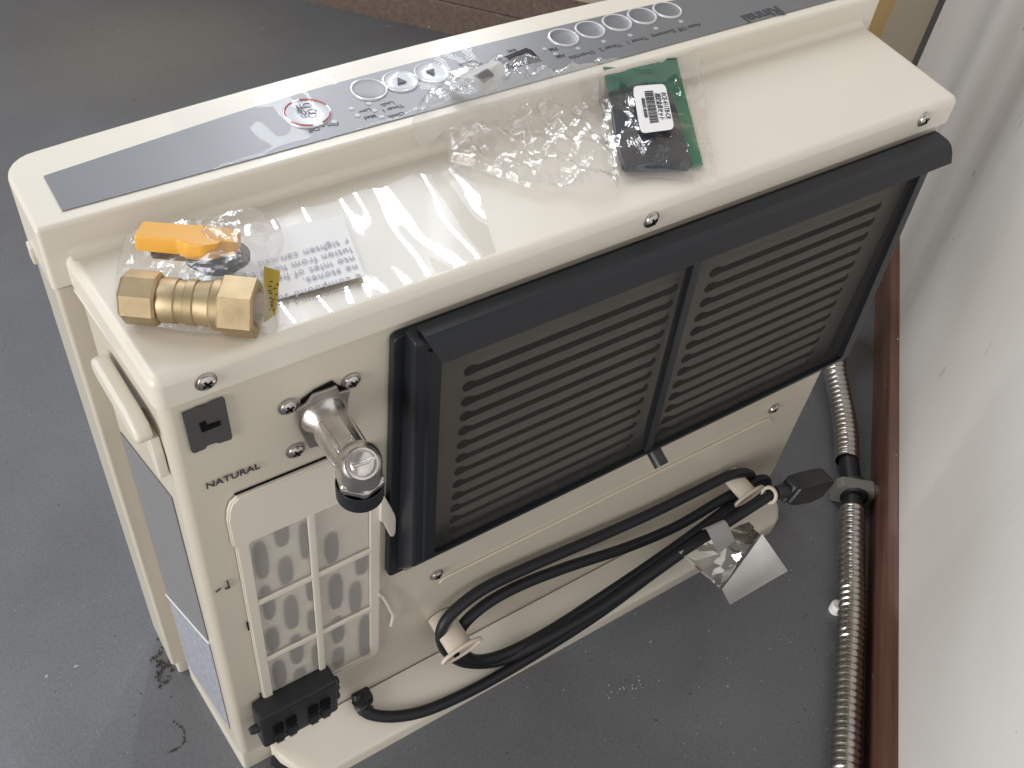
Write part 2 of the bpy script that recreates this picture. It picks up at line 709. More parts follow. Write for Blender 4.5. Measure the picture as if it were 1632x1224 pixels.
# body shell: the back and side sheet metal
bm = NB()
prism(bm, [(x, y, .036) for x, y in plan(.0012)], (0, 0, .488), .007, 4, 'side')
body = link('body_panel', bm, CREAM, HEAT)
# lid
bm = NB()
prism(bm, [(x, y - .0012, .526) for x, y in plan(-.0012, .125)], (0, 0, H - .526), .0065, 5, 'notnear')
lid = link('lid', bm, CREAMP, HEAT)
# lid's rolled lower lip
bm = NB()
lp = [(-.0085, .112, .5255), (.001, .006, .5255), (.0022, .0022, .5255), (.006, .0005, .5255), (W - .006, .0005, .5255),
      (W - .0022, .0022, .5255), (W - .001, .006, .5255), (W + .0085, .112, .5255)]
tube(bm, lp, .0019, 8)
link('lid_lip', bm, CREAMP, lid)


def yf(x):
    """bowed front edge of the hood"""
    t = (x - W / 2) / (W / 2 + .021)
    return .2055 - .0165 * t * t - .028 * max(0, abs(t) - .93) ** 2 / .0049 * .55


def hood_plan(ins=0.0, yr=.1165):
    xs = [-.021 + .702 * i / 48 for i in range(49)]
    x0, x1 = -.021 + ins, W + .021 - ins
    pts = [(x0, yr + ins)]
    r = .022
    for k in range(7):
        a = PI - PI / 2 * k / 6
        pts.append((x0 + r + r * math.cos(a), yf(x0 + r) - ins - r + r * math.sin(a)))
    for i in range(1, 24):
        x = x0 + r + (x1 - x0 - 2 * r) * i / 24
        pts.append((x, yf(x) - ins))
    for k in range(7):
        a = PI / 2 - PI / 2 * k / 6
        pts.append((x1 - r + r * math.cos(a), yf(x1 - r) - ins - r + r * math.sin(a)))
    pts.append((x1, yr + ins))
    return pts


bm = NB()
prism(bm, [(x, y, .5262) for x, y in hood_plan()], (0, 0, .5725 - .5262), .007, 4, 'notnear')
hood = link('control_hood', bm, CREAMP, HEAT)
bm = NB()
prism(bm, [(x, y, .030) for x, y in hood_plan(.0012)], (0, 0, .4945), .006, 4, 'side')
front = link('front_cover', bm, CREAM, HEAT)
bm = NB()
prism(bm, [(x, y, 0) for x, y in hood_plan(.006)], (0, 0, .0298), .004, 2, 'side')
link('front_foot', bm, CREAMP, HEAT)
# small tab at the hood's side seam
bm = NB()
box(bm, (-.0235, .150, .520), (-.0195, .1585, .5335), .001)
link('side_tab', bm, CREAMP, HEAT)
# cove under the hood where it meets the lid
bm = NB()
prism(bm, [(-.006, y, z) for y, z in [(.1100, .5491), (.1130, .5495), (.1150, .5507), (.1163, .5527), (.1168, .556), (.1185, .556), (.1185, .5491)]], (W + .012, 0, 0))
link('cove_strip', bm, CREAMP, hood)

# control panel: the silver overlay
ZP = .5725
sil = []
xs = [i / 40 for i in range(41)]
for t in xs:
    sil.append((-.002 + .664 * t, .1265))
front_edge = [(-.002, .1625), (.07, .1705), (.137, .1775), (.212, .1815), (.33, .1835), (.452, .1815), (.523, .1775), (.59, .1705), (.662, .1625)]
fe = spline([V((x, y, 0)) for x, y in front_edge], 5)
poly = [V((x, y, ZP + .0002)) for x, y in sil] + [V((p.x, p.y, ZP + .0002)) for p in reversed(fe)]
bm = NB()
prism(bm, poly, (0, 0, .0006))
PAN = link('control_panel', bm, SILVER, HEAT, wn=False)
ZT = ZP + .0009


def button(px, py, r, rim, cap, h=.0016, name='button'):
    c = T(px, py, ZP)
    bm = NB()
    lathe(bm, [(r * .86, .0005), (r * .86, h), (r * .90, h + .0004), (r * .96, h + .0003), (r, h - .0006), (r, .0004)], (c.x, c.y, ZP), (0, 0, 1), 32, 1)
    lathe(bm, [(0, h * .55), (r * .4, h * .56), (r * .7, h * .70), (r * .86, h)], (c.x, c.y, ZP), (0, 0, 1), 32, 0)
    return link(name, bm, [cap, rim], PAN, 40, wn=False), c


oval = None
for i, (px, py) in enumerate([(898, 62), (940, 49.5), (983, 38), (1023, 27.5), (1063, 18)]):
    if oval is None:
        oval, oc = button(px, py, .0122, RINGW, SILVER)
    else:
        c = T(px, py, ZP)
        repeat(oval, PAN, (c.x - oc.x, c.y - oc.y, 0))
b1, c = button(490, 183, .0165, RINGW, BTNW)
for a0, a1 in ((.2, 1.5), (1.9, 3.0), (3.5, 4.5), (5.0, 5.9)):
    bm = NB()
    tube(bm, [V((c.x + .0149 * math.cos(a0 + (a1 - a0) * k / 6), c.y + .0149 * math.sin(a0 + (a1 - a0) * k / 6), ZP + .0021)) for k in range(7)], .0006, 6)
    link('red_mark', bm, RINGR, b1, None)
text('lettering', 'On', .0085, INKP, b1, (c.x + .001, c.y + .002, ZP + .0022), (-1, 0, 0), (0, -1, 0), .01)
text('lettering', 'Off', .0085, INKP, b1, (c.x + .001, c.y + .0095, ZP + .0022), (-1, 0, 0), (0, -1, 0), .01)
b2, c = button(588, 145, .0132, RINGW, SILVER)
b3, c3 = button(638, 132, .0132, RINGW, BTNW)
b4, c4 = button(688, 118, .0132, RINGW, BTNW)
for b, c, s in ((b3, c3, 1), (b4, c4, -1)):
    bm = NB()
    prism(bm, [(c.x - .0035, c.y - .003 * s, ZP + .0014), (c.x + .0035, c.y - .003 * s, ZP + .0014), (c.x, c.y + .0045 * s, ZP + .0014)], (0, 0, .0006))
    link('arrow_mark', bm, INKP, b, None)
# display windows
for q in ([(716, 117), (768, 101), (776, 112), (728, 128)], [(793, 96), (838, 78), (848, 82), (864, 99), (810, 112)]):
    bm = NB()
    prism(bm, [T(x, y, ZP) + V((0, 0, .0006)) for x, y in q], (0, 0, .0007), .0004, 1, 'far')
    link('display', bm, DISPLAY, PAN)
led = None
for px, py in [(875, 62), (868, 80), (885, 88), (921, 79), (962, 68), (1004, 58), (1045, 47), (1085, 36), (560, 175), (570, 186), (588, 167), (597, 178), (608, 188), (533, 196)]:
    c = T(px, py, ZP)
    if led is None:
        bm = NB()
        lathe(bm, [(.0020, .0006), (.0019, .0012), (0, .0013)], (c.x, c.y, ZP), (0, 0, 1), 12)
        led = link('indicator_lamp', bm, LEDM, PAN, wn=False)
        lc = c
    else:
        repeat(led, PAN, (c.x - lc.x, c.y - lc.y, 0))
for s, px, py, sz in [('PM', 877, 76, .0058), ('AM', 889, 87, .0058), ('Override', 923, 85, .0062), ('Timer 2', 968, 73, .0062), ('Timer 1', 1010, 62, .0062),
                      ('Economy', 1052, 51, .0062), ('Auto Off', 1094, 41, .0062), ('Set', 812, 79, .006), ('Room', 742, 98, .006),
                      ('On - Off', 512, 199, .0062), ('Low', 578, 174, .005), ('Med', 586, 184, .005), ('Lock', 614, 163, .005), ('Timer 1', 622, 170, .005), ('Clock', 628, 181, .005)]:
    c = T(px, py, ZP)
    text('lettering', s, sz, INKP, PAN, (c.x, c.y - .0018, ZT), (-1, .0, 0), (0, -1, 0), .012)
c = T(1203, 16, ZP)
text('lettering', 'Rinnai', .0165, INKP, PAN, (c.x, c.y - .004, ZT), (-1, 0, 0), (0, -1, 0), .035)

# base plinth
bm = NB()
pl = [(.028, -.0005), (.031, -.014), (.040, -.030), (.052, -.040), (.066, -.045)]
pl += [(W - .034, -.045), (W - .024, -.041), (W - .016, -.031), (W - .014, -.018), (W - .013, -.0005)]
prism(bm, [(x, y, 0) for x, y in pl], (0, 0, .020), .0, 2)
for v in bm.verts:
    pass
top = [v for v in bm.verts if v.co.z > .015]
for v in top:
    # the upper face slopes up to meet the back panel
    v.co.z = .019 + .019 * (1 - min(1, -v.co.y / .045)) ** 1.3
bmesh.ops.bevel(bm, geom=[e for e in bm.edges if min(v.co.z for v in e.verts) > .015 and max(v.co.y for v in e.verts) < -.004], offset=.0035, segments=3, profile=.5, affect='EDGES')
bmesh.ops.triangulate(bm, faces=[f for f in bm.faces if len(f.verts) > 4])
base = link('base_plinth', bm, CREAMP, HEAT, 40, wn=False)
bm = NB()
prism(bm, [(.0015, .002, 0), (W - .002, .002, 0), (W + .007, .116, 0), (-.007, .116, 0)], (0, 0, .0355), .004, 2, 'side')
link('base_frame', bm, CREAMP, HEAT)
bm = NB()
lathe(bm, [(0, .012), (.012, .012), (.014, .010), (.014, 0)], (.036, -.014, .002), (0, 0, 1), 24)
link('levelling_foot', bm, BLACKP, HEAT)

# embossed ridge round the cord area
bm = NB()
path = [B(x, y, -.0002) for x, y in [(700, 929), (712, 919), (760, 895), (880, 836), (1000, 776), (1100, 727), (1180, 688), (1212, 672), (1226, 668), (1229, 674)]]
tube(bm, spline(path, 5),  .0012, 8)
link('embossed_ridge', bm, CREAM, HEAT)

# ------------------------------------------------------------------ screws
scr = None


def screw(pos, r=.0052):
    global scr, scp
    if scr is None:
        bm = NB()
        lathe(bm, [(r * 1.25, .0), (r * 1.25, .0006), (r, .0008), (r * .96, .0018), (r * .7, .0028), (0, .0032)], pos, (0, -1, 0), 20, 0)
        for a in (0.5, 0.5 + PI / 2):
            d = V((math.cos(a), 0, math.sin(a)))
            e = V((-math.sin(a), 0, math.cos(a)))
            obox(bm, V(pos) + V((0, -.0024, 0)) - d * r * .6 - e * r * .13, d * r * 1.2, e * r * .26, (0, -.0009, 0), mi=1)
        scr = link('screw', bm, [STEEL, DARK], HEAT, 40, wn=False)
        scp = V(pos)
        return scr
    return repeat(scr, HEAT, V(pos) - scp)


for px, py, y in [(328, 608, -.0022), (1038, 350, -.0022), (1472, 190, -.0022), (560, 607, 0), (459, 648, 0), (471, 718, 0), (696, 916, 0), (1233, 651, 0)]:
    screw(B(px, py, y))

# dark key plate
bm = NB()
ol = [(289, 658), (308, 651), (310, 649), (330, 643), (334, 640), (354, 632), (357, 634), (369, 694), (367, 698), (348, 704), (343, 703), (329, 708), (326, 713), (309, 720), (304, 718)]
prism(bm, [B(x, y, -.0002) for x, y in ol], (0, -.0014, 0))
kp = link('key_plate', bm, PLATE, HEAT, None)
bm = NB()
prism(bm, [B(x, y, -.0018) for x, y in [(317, 675), (327, 670), (330, 677), (351, 670), (352, 677), (322, 689)]], (0, -.0004, 0))
link('keyhole', bm, DARK, kp, None)
c0, c1 = B(330, 780, -.0002), B(409, 753, -.0002)
text('lettering', 'NATURAL', .0079, INK, HEAT, (c0.x - .0005, -.0004, .4395), (1, 0, -.02), (0, 0, 1), .012, 'LEFT')
# small pressed marks on the back
for q in ([(344, 944), (352, 938)], [(359, 939), (366, 936)], [(362, 926), (366, 937)]):
    bm = NB()
    tube(bm, [B(*q[0], -.0002), B(*q[1], -.0002)], .0007, 6)
    link('pressed_slot', bm, PLATE, HEAT, None)

# ------------------------------------------------------------------ grille
bm = NB()
prism(bm, xz(rrect(.1445, .2375, .6535, .519, .005), -.0002), (0, -.006, 0), .0015, 2, 'far')
GR = link('grille', bm, GRILLE, HEAT)


def yfr(z):
    return -.019 - .011 * (.522 - z) / .245


fx0, fx1, fz0, fz1 = .1525, .634, .281, .5225
# frame with an opening: four bars, wedge-shaped towards the bottom
bm = NB()
out4 = [(fx0, fz0), (fx1, fz0), (fx1, fz1), (fx0, fz1)]
ix0, ix1, iz0, iz1 = .1715, .6225, .2848, .5150


def fr(x, z, y):
    return bm.verts.new((x, y, z))


oo = [fr(x, .2405 if z == fz0 else z, -.005) for x, z in out4]
of = [fr(x, z, yfr(z)) for x, z in out4]
inn = [(ix0, iz0), (ix1, iz0), (ix1, iz1), (ix0, iz1)]
inf = [fr(x, z, yfr(z)) for x, z in inn]
inb = [fr(x, z, yfr(z) + .006) for x, z in inn]
for i in range(4):
    j = (i + 1) % 4
    bm.faces.new((oo[i], oo[j], of[j], of[i]))
    bm.faces.new((of[i], of[j], inf[j], inf[i]))
    bm.faces.new((inf[i], inf[j], inb[j], inb[i]))
bmesh.ops.recalc_face_normals(bm, faces=bm.faces)
bmesh.ops.bevel(bm, geom=[e for e in bm.edges if e.verts[0] in of or e.verts[1] in of], offset=.003, segments=3, profile=.5, affect='EDGES')
link('grille_frame', bm, GRILLE, GR)
# bevelled step beside the left bar
bm = NB()
prism(bm, [(.1600, yfr(.286) - .0002, .286), (.1615, yfr(.286) - .0022, .286), (.1705, yfr(.286) - .0022, .286), (.1712, yfr(.286) + .004, .286), (.1600, yfr(.286) + .004, .286)],
      (0, .0105, .227), .0008, 2)
link('frame_rib', bm, GRILLE, GR)
# backing with louvres
bm = NB()
box(bm, (.158, -.0082, .240), (.630, -.0066, .514))
link('louvre_panel', bm, LOUVRE, GR, None)


def louvre(L, hgt, dep):
    bm = NB()
    n, k = 20, 8
    rows = []
    for i in range(n + 1):
        t = i / n
        x = L * t
        e = min(1, math.sqrt(max(0, 1 - max(0, (abs(t - .5) - .5 + hgt * .6 / L) / (hgt * .6 / L)) ** 2)))
        row = []
        for j in range(k + 1):
            s = j / k
            zz = -hgt / 2 + hgt * s
            # scoop: deepest near the lower edge
            d = (math.sin(PI * s) ** .8) * (1.35 - .9 * s) * dep
            row.append(bm.verts.new((x, -d * e, zz * (.25 + .75 * e))))
        rows.append(row)
    for a, b in zip(rows, rows[1:]):
        for j in range(k):
            bm.faces.new((a[j], b[j], b[j + 1], a[j + 1]))
    return bm


NL = 14
for x0, L in ((.1975, .187), (.416, .190)):
    first = None
    for i in range(NL):
        z = .4715 - i * .01625
        if first is None:
            bm = NB()
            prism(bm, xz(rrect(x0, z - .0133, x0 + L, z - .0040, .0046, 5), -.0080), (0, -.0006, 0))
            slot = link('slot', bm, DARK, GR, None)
            bm = louvre(L, .0080, .0034)
            bmesh.ops.translate(bm, vec=(x0, -.0083, z), verts=bm.verts)
            first = link('louvre', bm, LOUVRE, GR, 60, wn=False)
            z0 = z
        else:
            repeat(first, GR, (0, 0, z - z0))
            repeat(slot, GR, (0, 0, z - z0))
# fine woven mesh in front
def quad_xz(x0, z0, x1, z1, y0, y1=None):
    bm = NB()
    y1 = y0 if y1 is None else y1
    bm.faces.new([bm.verts.new((x, y, z)) for x, z, y in ((x0, z0, y0), (x1, z0, y0), (x1, z1, y1), (x0, z1, y1))])
    return bm


for xa, xb in ((ix0 + .0002, .3812), (.3898, ix1 - .0002)):
    bm = quad_xz(xa, iz0 + .0002, xb, iz1 - .0002, yfr(iz0) + .0045, yfr(iz1) + .0045)
    link('mesh_screen', bm, MESHD, GR, None)
# divider
bm = NB()
prism(bm, [(.3812, yfr(iz0) + .008, iz0), (.3898, yfr(iz0) + .008, iz0), (.3898, yfr(iz0) + .0005, iz0), (.3812, yfr(iz0) + .0005, iz0)], (0, .0103, iz1 - iz0), .001, 2)
link('divider', bm, GRILLE, GR)
# overhanging lip along the top
bm = NB()
lp = [(-.0085, .5236), (-.018, .5232), (-.0228, .5212), (-.0262, .5175), (-.0288, .5130), (-.0305, .5108), (-.0320, .5116), (-.0306, .5142), (-.0280, .5192), (-.0243, .5236), (-.0190, .5258), (-.0085, .5262)]
prism(bm, [(.1585, y, z) for y, z in lp], (.481, 0, 0), .0006, 2)
for v in bm.verts:
    if v.co.x < .3:
        v.co.x += max(0, (.5245 - v.co.z)) * .45
    else:
        v.co.x -= max(0, (.5245 - v.co.z)) * .1
link('lip', bm, GRILLE, GR, 50)
# drain peg
bm = NB()
q = B(1008, 740, -.018)
tube(bm, [V((.400, -.013, .278)), V((.4005, -.024, .268)), V((.401, -.036, .262))], .0068, 14, caps=False)
tube(bm, [V((.401, -.036, .262)), V((.4005, -.024, .268))], .0045, 14, mi=1)
link('drain_peg', bm, [BLACKP, DARK], GR)

# ------------------------------------------------------------------ air filter on the left
bm = NB()
fz = [(.0275, .4105), (.030, .4175), (.035, .4212), (.100, .4206), (.128, .4170), (.1345, .4135), (.138, .405), (.1385, .36), (.1385, .1160), (.136, .1085), (.130, .1065), (.036, .1125), (.0315, .1165), (.029, .124), (.0282, .366), (.0262, .371), (.026, .400)]
wx0, wx1, wz0, wz1 = .0370, .1300, .1120, .3680
vx = .0835
zb1, zb2 = .2845, .1945
# outer ring
bm = NB()
n = len(fz)
y0, y1 = -.0002, -.0036
OB = [bm.verts.new((x, y0, z)) for x, z in fz]
OF = [bm.verts.new((x, y1, z)) for x, z in fz]
inr = rrect(wx0, wz0, wx1, wz1, .003, 2)
IF = [bm.verts.new((x, y1, z)) for x, z in inr]
IB = [bm.verts.new((x, y0, z)) for x, z in inr]
for i in range(n):
    j = (i + 1) % n
    bm.faces.new((OB[i], OB[j], OF[j], OF[i]))
for i in range(len(inr)):
    j = (i + 1) % len(inr)
    bm.faces.new((IF[i], IF[j], IB[j], IB[i]))
es = [bm.edges.get((OF[i], OF[(i + 1) % n])) for i in range(n)] + [bm.edges.get((IF[i], IF[(i + 1) % len(inr)])) for i in range(len(inr))]
bmesh.ops.triangle_fill(bm, edges=es, use_beauty=True)
bmesh.ops.bevel(bm, geom=[e for e in bm.edges if e.verts[0] in OF and e.verts[1] in OF and len(e.link_faces) == 2 and any(v in OB for f in e.link_faces for v in f.verts)], offset=.0012, segments=2, affect='EDGES')
FIL = link('air_filter', bm, CREAMP, HEAT)
for z in (zb1, zb2):
    bm = NB()
    box(bm, (wx0 - .0005, -.0034, z - .0032), (wx1 + .0005, -.0008, z + .0032), .0012)
    link('filter_bar', bm, CREAMP, FIL)
bm = NB()
box(bm, (vx - .003, -.0038, wz0 - .0005), (vx + .003, -.0010, wz1 + .0005), .0012)
link('filter_bar', bm, CREAMP, FIL)
bm = quad_xz(wx0 + .0002, wz0 + .0002, wx1 - .0002, wz1 - .0002, -.0009)
link('gauze', bm, FILTM, FIL, None)
ov = [(230, 525, 72, 175), (330, 390, 72, 130), (440, 430, 45, 175), (575, 465, 66, 140), (350, 575, 72, 128), (250, 690, 60, 70), (268, 750, 62, 120), (378, 780, 70, 155), (468, 660, 36, 120), (478, 820, 42, 100),
      (285, 910, 68, 110), (403, 960, 66, 135), (500, 1000, 42, 120), (320, 1080, 68, 125), (422, 1095, 64, 85), (595, 678, 66, 160), (690, 705, 58, 140), (722, 535, 62, 110), (605, 865, 60, 120), (735, 900, 55, 190), (608, 1000, 56, 90), (300, 1190, 50, 40)]
for a, b, ww, hh in ov:
    cx, cy = 340 + a / 3.06, 720 + b / 3.06
    ww, hh = ww / 3.06 * .94, hh / 3.06 * .94
    c = B(cx, cy, .001)
    sx = abs(B(cx + ww / 2, cy, .001).x - c.x)
    sz = abs(B(cx + hh * .1, cy + hh / 2, .001).z - c.z)
    bm = NB()
    for g, mi_, dd_ in ((1.14, 0, .0003), (.98, 1, .0005)):
        pts = []
        for k in range(16):
            t = 2 * PI * k / 16
            ct, st = math.cos(t), math.sin(t)
            xx = min(max(c.x + sx * g * math.copysign(abs(ct) ** .75, ct), wx0), wx1)
            zz = min(max(c.z + (sz - sx * (1 - g)) * math.copysign(abs(st) ** .75, st), wz0), wz1)
            pts.append((xx, -.0001, zz))
        prism(bm, pts, (0, -dd_, 0), mi=mi_)
    link('vent_hole', bm, [HOLEM, DARK], FIL, None)
# finger tabs
bm = NB()
prism(bm, xz([(.1365, .3590), (.1400, .3560), (.1490, .3260), (.1500, .3190), (.1500, .3000), (.1482, .2965), (.1455, .2980), (.1395, .3210), (.1365, .3250)], -.0030), (0, -.0035, 0), .001, 2)
link('finger_tab', bm, CREAMP, FIL)
bm = NB()
tube(bm, spline([(.1370, -.003, .2140), (.1420, -.004, .203), (.1490, -.005, .176), (.1505, -.005, .168), (.1495, -.004, .150)], 4), .0014, 8)
link('finger_tab', bm, CREAMP, FIL)
for z0_, z1_ in ((.388, .372), (.262, .250), (.140, .130)):
    bm = NB()
    box(bm, (.0268, -.0012, z1_), (.0279, -.0004, z0_))
    link('latch_slot', bm, DARK, FIL, None)
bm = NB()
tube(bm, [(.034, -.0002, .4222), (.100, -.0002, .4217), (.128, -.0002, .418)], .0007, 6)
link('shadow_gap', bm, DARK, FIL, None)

# ------------------------------------------------------------------ terminal block at the bottom
bm = NB()
box(bm, (.0175, -.0205, .0745), (.0895, .0, .1325), .0035, 2)
TB = link('terminal_block', bm, BLACKP, HEAT)
for i, x in enumerate((.0275, .0395, .0600, .0715)):
    bm = NB()
    box(bm, (x, -.0225, .1000), (x + .0095, -.0195, .1120), .001)
    link('socket', bm, DARK, TB)
    bm = NB()
    box(bm, (x, -.0228, .0815), (x + .0095, -.0195, .0935), .001)
    link('socket', bm, RUBBER, TB)
    bm = NB()
    box(bm, (x + .0012, -.0232, .0790), (x + .0083, -.0200, .0806), .0004)
    link('contact', bm, STEEL, TB)
bm = NB()
lathe(bm, [(.004, 0), (.004, .006), (.003, .0085), (0, .0088)], (.0185, -.012, .105), (-1, 0, 0), 12)
link('end_peg', bm, BLACKP, TB)
for z in (.118, .106, .090):
    bm = NB()
    lathe(bm, [(.0045, 0), (.0045, .003), (.003, .005), (0, .0052)], (.0885, -.012, z), (1, 0, 0), 12)
    link('end_peg', bm, BLACKP, TB)

# ------------------------------------------------------------------ gas inlet
GI = V((.097, 0, .4705))
bm = NB()
# dark opening behind the bracket
prism(bm, xz([(.0835, .4885), (.0925, .4935), (.105, .4955), (.1095, .4885), (.1130, .4860), (.1145, .478), (.1110, .470), (.109, .455), (.098, .453), (.087, .455), (.083, .463)], -.0002), (0, -.0008, 0))
INL = link('gas_inlet', bm, DARK, HEAT, None)
bm = NB()
prism(bm, [B(x, y, -.0012) for x, y in [(470, 651), (486, 640), (497, 626), (535, 612), (539, 622), (556, 618), (552, 640), (548, 680), (520, 703), (492, 711), (474, 680)]], (0, -.0025, 0), .0006, 1)
link('bracket', bm, ZINC, INL)
bm = NB()
lathe(bm, [(.0160, .003), (.0160, .005), (.0140, .008), (.0122, .012), (.0119, .018), (.0114, .038), (.0119, .043), (.0119, .048)], GI, (0, -1, 0), 28)
el = link('elbow', bm, CAST, INL, 50, wn=False)
# raised ribs on the casting
for a in (20, 75, 130, 185, 320):
    r = math.radians(a)
    d = V((math.cos(r), 0, math.sin(r)))
    bm = NB()
    tube(bm, [GI + d * .0107 + V((0, -.015, 0)), GI + d * .0116 + V((0, -.019, 0)), GI + d * .0112 + V((0, -.040, 0)), GI + d * .0095 + V((0, -.045, 0))], .0019, 8)
    link('rib', bm, CAST, el, 60, wn=False)
K = GI + V((.001, -.050, .0035))
bm = NB()
bmesh.ops.create_uvsphere(bm, u_segments=28, v_segments=16, radius=.0140)
bmesh.ops.translate(bm, vec=K, verts=bm.verts)
lathe(bm, [(.0138, 0), (.0141, .008), (.0141, .012)], K, (0, 0, -1), 28)
link('knuckle', bm, CAST, el, 60, wn=False)
bm = NB()
lathe(bm, [(.0073, .0100), (.0086, .0127), (.0096, .0125), (.0105, .0090)], K, (-.15, -.62, .75), 28)
tube(bm, [K + V((-.008, -.0068, .0100)), K + V((-.001, -.0094, .0122)), K + V((.0066, -.0077, .0100))], .0014, 8)
link('cast_emblem', bm, CAST, el, 60, wn=False)
bm = NB()
lathe(bm, [(.0140, .010), (.0160, .0118), (.0160, .0165), (.0148, .0180), (0, .0180)], K, (0, 0, -1), 6, xdir=(1, .3, 0))
bmesh.ops.bevel(bm, geom=[e for e in bm.edges], offset=.0009, segments=2, affect='EDGES')
link('hex_nut', bm, CAST, INL, 40)
bm = NB()
lathe(bm, [(.0148, .0182), (.0153, .0192), (.0151, .0315), (.0141, .0328), (0, .0328)], K, (0, 0, -1), 32)
link('end_cap', bm, RUBBER, INL, 40)

# ------------------------------------------------------------------ side details
bm = NB()
# carrying handle: a cream grip standing proud of the left side
hp = [(.080, .4985), (.073, .5060), (.022, .5060), (.012, .5035), (.0075, .497), (.010, .4905), (.022, .4870), (.070, .4870), (.079, .490)]
prism(bm, [V((-.0030 - .009 * (y / .1165) * .6, y, z)) for y, z in hp], (-.0105, 0, 0), .003, 3)
hd = link('carry_handle', bm, CREAMP, HEAT)
bm = NB()
prism(bm, [V((.0, y, z)) for y, z in [(.040, .4865), (.012, .4890), (.009, .476), (.008, .456), (.010, .4535), (.022, .468)]], (-.0065, 0, 0), .0015, 2)
link('handle_scoop', bm, CREAMP, hd)


def side(y, z, d=.0003):
    return V((.0012 - (.009) * (y / .1165) - d, y, z))


bm = NB()
prism(bm, [side(y, z) for y, z in [(.108, .392), (.018, .420), (.014, .235), (.105, .170)]], (-.0006, 0, 0))
LB = link('rating_label', bm, LABELG, HEAT, None, label='plain grey label on the side')
bm = NB()
prism(bm, [side(y, z) for y, z in [(.105, .166), (.014, .229), (.014, .070), (.105, .045)]], (-.0006, 0, 0))
link('rating_label', bm, LABELB, HEAT, None, label='bluish label printed with small text')
bm = NB()
tube(bm, [side(.108, .1685, .0009), side(.013, .2330, .0009)], .0011, 6)
link('label_edge', bm, LABELW, HEAT, None)

# ------------------------------------------------------------------ cord hooks and cord
def hook(cx, cz, L, hgt, tilt, depth):
    d = V((math.cos(tilt), 0, math.sin(tilt)))
    e = V((-math.sin(tilt), 0, math.cos(tilt)))
    pts = []
    for k in range(24):
        a = 2 * PI * k / 24
        pts.append(V((cx, -.0002, cz)) + d * math.cos(a) * L * .30 + e * math.sin(a) * hgt * .45)
    bm = NB()
    prism(bm, pts, (0, -depth, 0))
    hk = link('cord_hook', bm, PINKP, HEAT, 50)
    bm = NB()
    ring = []
    for k in range(32):
        a = 2 * PI * k / 32
        ring.append(V((cx, -depth - .0015, cz)) + d * math.cos(a) * L * .5 + e * math.sin(a) * hgt * .5)
    tube(bm, ring, .0020, 8, closed=True)
    # dished plate inside the ring
    ctr = bm.verts.new(V((cx, -depth + .004, cz)))
    rv = [bm.verts.new(p + V((0, .0006, 0))) for p in ring]
    for k in range(32):
        bm.faces.new((rv[k], rv[(k + 1) % 32], ctr))
    link('hook_plate', bm, PINKP, hk, 60, wn=False)
    return hk


h1 = B(735, 1035, -.040)
hook(h1.x, h1.z, .040, .015, math.radians(12), .040)
h2 = B(1197, 790, -.036)
hook(h2.x - .002, h2.z, .036, .013, math.radians(14), .034)
bm = NB()
box(bm, (h1.x - .009, -.0432, h1.z - .0035), (h1.x - .003, -.0415, h1.z + .0015), .0008)
link('hook_slot', bm, DARK, HEAT)

cp = [(570, 1108, -.004), (574, 1124, -.012), (590, 1138, -.018), (630, 1142, -.019), (680, 1132, -.019), (740, 1106, -.020), (800, 1074, -.022), (880, 1026, -.026), (960, 974, -.030), (1040, 915, -.032), (1100, 872, -.032), (1160, 828, -.030), (1207, 793, -.026),
      (1222, 772, -.022), (1210, 765, -.020),
      (1150, 797, -.018), (1080, 838, -.016), (1000, 872, -.015), (900, 905, -.014), (820, 937, -.014), (765, 970, -.016), (733, 1005, -.020), (737, 1038, -.026), (762, 1052, -.031),
      (810, 1040, -.035), (880, 1003, -.039), (960, 951, -.041), (1040, 897, -.040), (1110, 847, -.036), (1165, 805, -.026),
      (1194, 776, -.016), (1195, 756, -.012), (1165, 757, -.010),
      (1110, 783, -.010), (1030, 822, -.010), (930, 866, -.010), (840, 905, -.010), (768, 940, -.011), (720, 978, -.013), (703, 1008, -.017), (712, 1038, -.022), (745, 1056, -.029),
      (800, 1052, -.036), (870, 1018, -.045), (960, 966, -.050), (1040, 911, -.051), (1110, 864, -.050), (1170, 826, -.049), (1222, 793, -.050), (1245, 782, -.052)]


def plinth_top(y):
    return .019 + .019 * (1 - min(1, max(0, -y) / .045)) ** 1.3 if y > -.047 else 0


def ride(px, py, r=.0068):
    y = 0
    while y > -.06:
        p = B(px, py, y)
        if p.z >= plinth_top(y) + r:
            return p
        y -= .0004
    return p


bm = NB()
cpts = [B(*p) for p in cp]
for i in range(2, 11):
    q = ride(*cp[i][:2])
    if q.y < cpts[i].y:
        cpts[i] = q
for i in range(11, len(cpts)):
    q = ride(*cp[i][:2])
    if q.y < cpts[i].y and cpts[i].z < plinth_top(cpts[i].y) + .006:
        cpts[i] = q
CPATH = spline(cpts, 7)
tube(bm, CPATH, .0056, 12)
CORD = link('power_cord', bm, RUBBER, HEAT, 60, wn=False)
# bend relief where it leaves the body
bm = NB()
box(bm, (.1105, -.0125, .020), (.1290, .002, .0445), .003, 2)
link('cord_grip', bm, BLACKP, CORD)
bm = NB()
p0 = B(574, 1120, -.011)
tube(bm, spline([B(572, 1116, -.010), B(580, 1130, -.015), B(592, 1138, -.018)], 6), lambda i: .0072 - .0006 * (i % 3), 12)
link('strain_relief', bm, BLACKP, CORD)
